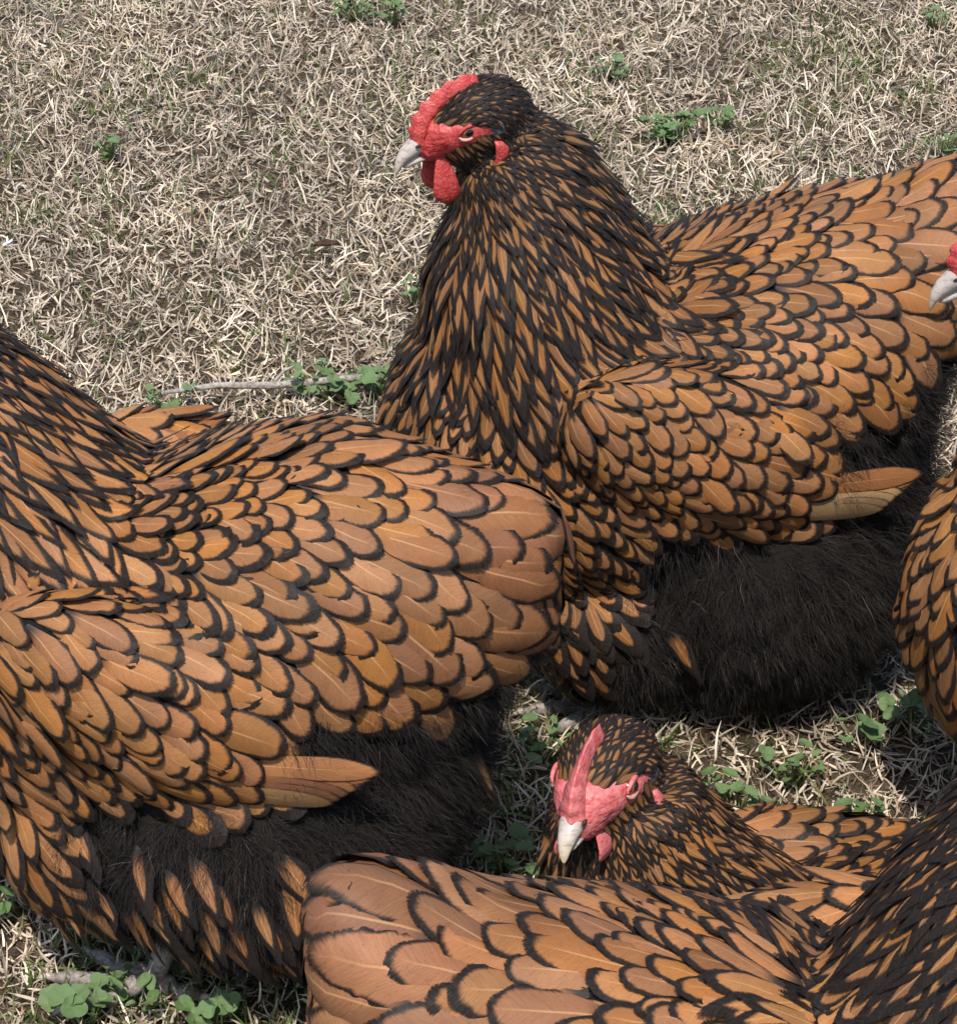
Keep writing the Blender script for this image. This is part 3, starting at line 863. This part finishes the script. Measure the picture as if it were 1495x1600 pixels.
        V, F = loft(C, A, B, [tuple(lat)] * 12, [tuple(sidev)] * 12, 16)
        V = [np.array(v) + np.array(mnoise.noise_vector(Vector(v) * 220)) * .0005 for v in V]
        put('wattle', V, F, SK)
    # ----- comb: fleshy forehead, low serrated blade
    n = 40; m = 12; V = []; F = []
    tilt = cfg.get('comb_tilt', 0.)
    for i in range(n):
        t = i / (n - 1)
        # along the forehead over the crown
        ang = R(-22) + R(cfg.get('comb_arc', 126)) * t
        bx = -.012 + .047 * math.cos(ang) * (1 - .15 * t); bz = -.004 + .0305 * math.sin(ang)
        nx_, nz_ = math.cos(ang), math.sin(ang)
        env = min(1., t * 2.6 + .1) ** .8 * (1. if t < .92 else math.sqrt(max(.02, 1 - ((t - .92) / .081) ** 2)))
        ser = abs(math.sin(t * math.pi * 8.5)) ** .8
        hgt = (.0025 + (.0085 * cfg.get('comb', 1.)) * env * (.58 + .42 * ser))
        bw = (.0095 * (1 - t) ** 1.3 + .0032) * cfg.get('comb_w', 1.) + .0016 * float(sstep(.7, .92, t))
        for k in range(m):
            th = 2 * math.pi * k / m
            up = math.sin(th); sd = math.cos(th)
            hh = hgt * (up if up > 0 else up * .8) 
            wd = bw * sd * (1 if up < 0 else (1 - .72 * up ** .7))
            V.append((bx + nx_ * hh, wd + tilt * max(0, hh), bz + nz_ * hh))
    V = [np.array(v) + np.array(mnoise.noise_vector(Vector(v) * 240)) * .0006 for v in V]
    for i in range(n - 1):
        for k in range(m):
            F.append((i * m + k, i * m + (k + 1) % m, (i + 1) * m + (k + 1) % m, (i + 1) * m + k))
    F.append(tuple(range(m))[::-1]); F.append(tuple((n - 1) * m + k for k in range(m)))
    put('comb', V, F, SK)

def legs(h):
    root = h['root']
    for sg in (1, -1):
        x0, y0 = h['cfg'].get('feet', {}).get(sg, (.06, .075 * sg))
        bg = Bag(); bg.put(tube([(x0 - .03, y0, .13), (x0 - .012, y0, .07), (x0, y0, .03), (x0 + .004, y0, .014)], [.016, .0085, .0078, .0095], 12))
        leg = add('leg', bg.mesh('leg'), M_LEG, root)
        for a, L in ((-28, .062), (0, .074), (28, .062), (172, .035)):
            c, s = math.cos(R(a)), math.sin(R(a))
            pts = [(x0 + .004 + c * L * t, y0 + s * L * t, .016 - .006 * t + .005 * math.sin(t * 9) * (1 - t)) for t in np.linspace(0, 1, 8)]
            b2 = Bag(); b2.put(tube(pts, [.008, .0072, .0078, .0064, .007, .0056, .0058, .0035], 10))
            add('toe', b2.mesh('toe'), M_LEG, leg)
            e = np.array(pts[-1])
            b3 = Bag(); b3.put(tube([e, e + np.array((c, s, .25)) * .006, e + np.array((c * 1.9, s * 1.9, -.4)) * .008], [.0034, .0027, .0005], 8))
            add('claw', b3.mesh('claw'), M_CLAW, leg)

NECK = [(.085, 0, .24), (.098, 0, .30), (.112, 0, .35), (.120, 0, .395), (.124, 0, .432), (.134, 0, .466), (.15, 0, .488)]
NECK_R = [.122, .116, .098, .082, .066, .052, .039]
def shifted(dx, dz=0, y=0):
    return [(p[0] + dx * i / 6, y * i / 6, p[2] + dz * i / 6) for i, p in enumerate(NECK)]

hens = []
hens.append(build_hen(dict(seed=1, loc=(.163, -.03, 0), yaw=180 + 10, neck=NECK, neck_r=NECK_R, head=(.181, 0, .512), head_rot=(10, -12, 0),
    label='golden laced hen standing farthest back, head up with red comb and wattles', fluff_n=80000, neck_tone=.20, neck_lace=[.20, .27, .44, .5], breast=(.06, .95), tail_lift=.03, cape=2, spots=.015, cream=True, fscale=.84, fluff_at=.38, comb=.82, beak_len=.86, beak_r=.88, fluff_up=.03)))
hens.append(build_hen(dict(seed=2, loc=(-.20, -.35, 0), hackle=1.15, belly_lift=.035, quills=0, fluff_up=.012, fscale=.93, spots=.5, yaw=180 - 8, neck=shifted(.055, -.01), neck_r=[r * .94 for r in NECK_R], tone=.05, head=(.225, 0, .50), head_rot=(0, -16, 0),
    label='golden laced hen standing at the left edge, its head outside the picture', fluff_n=80000, tail_lift=-.06, neck_tone=.36, neck_lace=[.16, .22, .38, .5], breast=(-.06, 1.1), feet={1: (.015, .112), -1: (.03, -.07)})))
hens.append(build_hen(dict(seed=4, loc=(.17, -.868, 0), yaw=-2, neck=shifted(-.012, .045), neck_r=NECK_R, head=(.17, 0, .555), head_rot=(0, -16, 0),
    label='rust tailed hen along the bottom edge, seen from above, tail to the left', fluff_n=6000, tail_lift=.045, tone=.12, quills=0, neck_tone=.24, neck_lace=[.22, .34, .54, .64])))
hens.append(build_hen(dict(seed=3, loc=(.277, -.545, 0), yaw=180, zscale=.37, head_w=1.2, head_lace=.42, head_tone=-.04, comb_arc=112, neck=[(.105, 0, .06), (.13, 0, .115), (.155, 0, .165), (.175, .004, .22), (.185, .006, .265)],
    neck_r=[.098, .090, .076, .060, .046], tone=-.04, head=(.203, .026, .290), head_rot=(64, 4, 9), head_scale=1.08, pink=True, comb_w=.85, beak_r=.84, comb=.9, wattle=.55, comb_tilt=.25, neck_back=1,
    label='small hen lying low on the grass, facing the viewer with pink comb', neck_tone=.34, neck_lace=[.22, .26, .34, .42], beak_len=.70, primaries=False)))
hens.append(build_hen(dict(seed=5, loc=(.553, -.29, 0), yaw=180, neck=shifted(.005, .01), neck_r=NECK_R, head=(.197, 0, .52), head_rot=(0, -18, 0),
    label='hen cut off by the right edge, only beak and laced breast showing', fluff_n=4000, tone=.04, breast=(-.08, 1.3), cape=4)))
for h in hens: finish_hen(h)

# ------------------------------------------------------------------ weeds and litter on the lawn
def leaf_mesh(kind, rng):
    nr_, ns = 4, 22
    V = [(0, 0, 0)]; luv = [(0, 0, 0)]; F = []
    for i in range(1, nr_ + 1):
        for k in range(ns):
            th = 2 * math.pi * k / ns
            r = i / nr_
            if kind == 0: o = 1 - .16 * abs(math.sin(th * 3.5)) ** 2 - .55 * max(0, math.cos(th)) ** 14      # round, scalloped, notched at the stalk
            elif kind == 1: o = .72 + .28 * abs(math.cos(th * 1.5)) ** .8                                    # three lobes
            else: o = (1 - .45 * abs(math.sin(th)) ** 1.2)                                                  # oval
            x, y = r * o * math.cos(th), r * o * math.sin(th)
            V.append((x, y, .16 * r * r * (1 - .5 * math.cos(2 * th)) - .05 * math.cos(th * 4) * r + .03 * math.sin(3 * th + i))); luv.append((x, y, 0))
    for k in range(ns): F.append((0, 1 + k, 1 + (k + 1) % ns))
    for i in range(nr_ - 1):
        for k in range(ns):
            a, b = 1 + i * ns + k, 1 + i * ns + (k + 1) % ns
            F.append((a, a + ns, b + ns, b))
    return mesh_from('leaf', np.array(V), F, {'luv': ('FLOAT_VECTOR', np.array(luv))})
LEAVES = [leaf_mesh(k, None) for k in (0, 1, 2)]
for l in LEAVES: l.materials.append(M_LEAF)
M_STEM = mat_simple('weed_stem', (.09, .14, .04), (.16, .18, .07), 90, .6, .2, 0)

def weed(x, y, spread, n, size, kinds, label):
    rng = random.Random(int(x * 977 + y * 3571))
    e = bpy.data.objects.new('weed_plant', None); COL.objects.link(e)
    z0 = float(gz(x, y)); e.location = (x, y, z0); e.empty_display_size = .02
    tag(e, label, 'weed', 'low green weeds in the lawn')
    bg = Bag()
    for i in range(int(n * 2.1)):
        a = rng.uniform(0, 6.283); r = spread * 1.25 * math.sqrt(rng.random())
        px, py, pz = r * math.cos(a), r * math.sin(a) * .8, rng.uniform(.014, .034)
        bg.put(tube([(px * .3, py * .3, .002), (px * .7, py * .7, pz * .7), (px, py, pz)], [.0009, .0008, .0006], 5))
        o = add('leaf', LEAVES[rng.choice(kinds)], None, e, (px, py, pz))
        k = size * rng.uniform(.45, .9); o.scale = (k, k, k)
        o.rotation_euler = (rng.uniform(-.55, .55), rng.uniform(-.55, .55), rng.uniform(0, 6.283))
    add('stem', bg.mesh('stem'), M_STEM, e)

def lawn(px, py, z=.018):
    # where the camera's line through a photo point meets the lawn
    T_ = math.tan(R(10.5)); a = (px - 747.5) / 800 * T_; b = (800 - py) / 800 * T_
    c, s_ = math.cos(R(33)), math.sin(R(33))
    d = (a, c + b * s_, -s_ + b * c); t = (z - CAM_LOC[2]) / d[2]
    return CAM_LOC[0] + d[0] * t, CAM_LOC[1] + d[1] * t
for px, py, sp, n, sz, kinds, label in [
    (1052, 198, .030, 26, .0085, (0, 0, 1), 'largest dense patch of round green leaves, above the back hen\'s saddle'),
    (1125, 180, .016, 9, .007, (1, 2), 'small leafy weed just beside the largest green patch'),
    (955, 100, .022, 12, .007, (1, 2), 'loose green weed in the straw behind the back hen\'s nape'),
    (170, 238, .015, 8, .0085, (0, 2), 'little round leaved weed in the upper left straw'),
    (560, 14, .026, 13, .008, (0, 1), 'green weed patch cut by the top edge'),
    (615, 22, .012, 6, .009, (0,), 'few rounded leaves beside the weed patch at the top edge'),
    (1470, 218, .020, 9, .007, (1, 2), 'sparse green weed near the right edge above the raised tail'),
    (1460, 30, .016, 7, .007, (2, 1), 'tiny weed in the upper right corner of the lawn'),
    (520, 603, .034, 15, .010, (1, 0), 'row of lobed leaves between left hen\'s back and back hen\'s breast'),
    (590, 606, .018, 8, .010, (1, 0), 'lobed leaves touching the back hen\'s breast'),
    (262, 628, .022, 7, .009, (0, 2), 'grey green weed at the left end of the twig'),
    (245, 655, .018, 6, .008, (2, 1), 'small weed above the left hen\'s neck base'),
    (645, 455, .012, 5, .008, (2,), 'little weed close in front of the back hen\'s neck'),
    (135, 1582, .018, 4, .016, (0, 1), 'broad bright leaf weed at the bottom left corner'),
    (225, 1545, .030, 12, .009, (2, 1), 'green weed tuft in front of the left hen\'s foot'),
    (35, 1400, .035, 10, .012, (0, 2), 'dark leafed weed under the left hen\'s breast'),
    (330, 1590, .016, 5, .010, (1,), 'lobed weed on the bottom edge beside the rusty tail'),
    (1338, 1160, .012, 3, .015, (0,), 'single large round leaf weed beside the right hen\'s breast'),
    (1330, 1302, .022, 11, .009, (1, 0), 'bright weed just left of the bottom hen\'s neck'),
    (1150, 1255, .024, 9, .009, (1, 2), 'low weed behind the lying hen\'s neck'),
    (1235, 1215, .020, 7, .009, (2, 1), 'low weed in the straw between lying hen and right hen'),
    (790, 1338, .022, 8, .011, (1, 2), 'green weed beside the lying hen, above the rusty tail'),
    (850, 1165, .018, 6, .009, (2,), 'narrow leaved weed in the gap behind the lying hen\'s head'),
    (1420, 1130, .022, 8, .010, (0, 2), 'weed tucked against the right hen\'s breast'),
]:
    x, y = lawn(px, py); weed(x, y, sp, n, sz, kinds, label)

x0, y0 = lawn(255, 622); x1, y1 = lawn(425, 612); x2, y2 = lawn(600, 598)
bg = Bag(); bg.put(tube([(x0, y0, .024), ((x0 + x1) / 2, (y0 + y1) / 2 + .003, .027), (x1, y1, .025), ((x1 + x2) / 2, (y1 + y2) / 2 - .004, .028), (x2, y2, .026)], [.002, .0033, .0038, .0036, .003], 10))
bg.put(tube([(x1, y1, .026), (x1 + .012, y1 + .01, .036), (x1 + .022, y1 + .013, .040)], [.0022, .0016, .0008], 7))
tag(add('twig', bg.mesh('twig'), M_TWIG), 'thin grey twig lying behind the left hen\'s back', 'twig')
x, y = lawn(510, 385, .02)
bg = Bag(); bg.put(loft([(x - .013, y, .022), (x - .009, y + .001, .023), (x, y, .0245), (x + .009, y + .001, .0235), (x + .014, y + .002, .022)], [.001, .004, .005, .0035, .001], [.001, .0022, .003, .002, .001], [(0, 1, .2)] * 5, [(0, -.2, 1)] * 5, 10))
tag(add('bark_chip', bg.mesh('bark_chip'), M_BARKBIT), 'dark brown bark chip on the straw before the back hen', 'bark chip')
for px, py, lb in ((1392, 1112, 'tiny white down tuft in the grass by the right hen\'s breast'), (12, 380, 'tiny white down tuft at the left edge of the straw')):
    x, y = lawn(px, py, .022); bg = Bag(); rg = np.random.default_rng(px)
    for k in range(9):
        d = rg.normal(size=3); d /= np.linalg.norm(d); c = np.array((x, y, .022))
        bg.put(tube([c, c + d * .004, c + d * .007 + (0, 0, .001)], [.0016, .0011, .0003], 5))
    tag(add('down_tuft', bg.mesh('down_tuft'), M_DOWNBIT), lb, 'down tuft', 'white down tufts on the lawn')
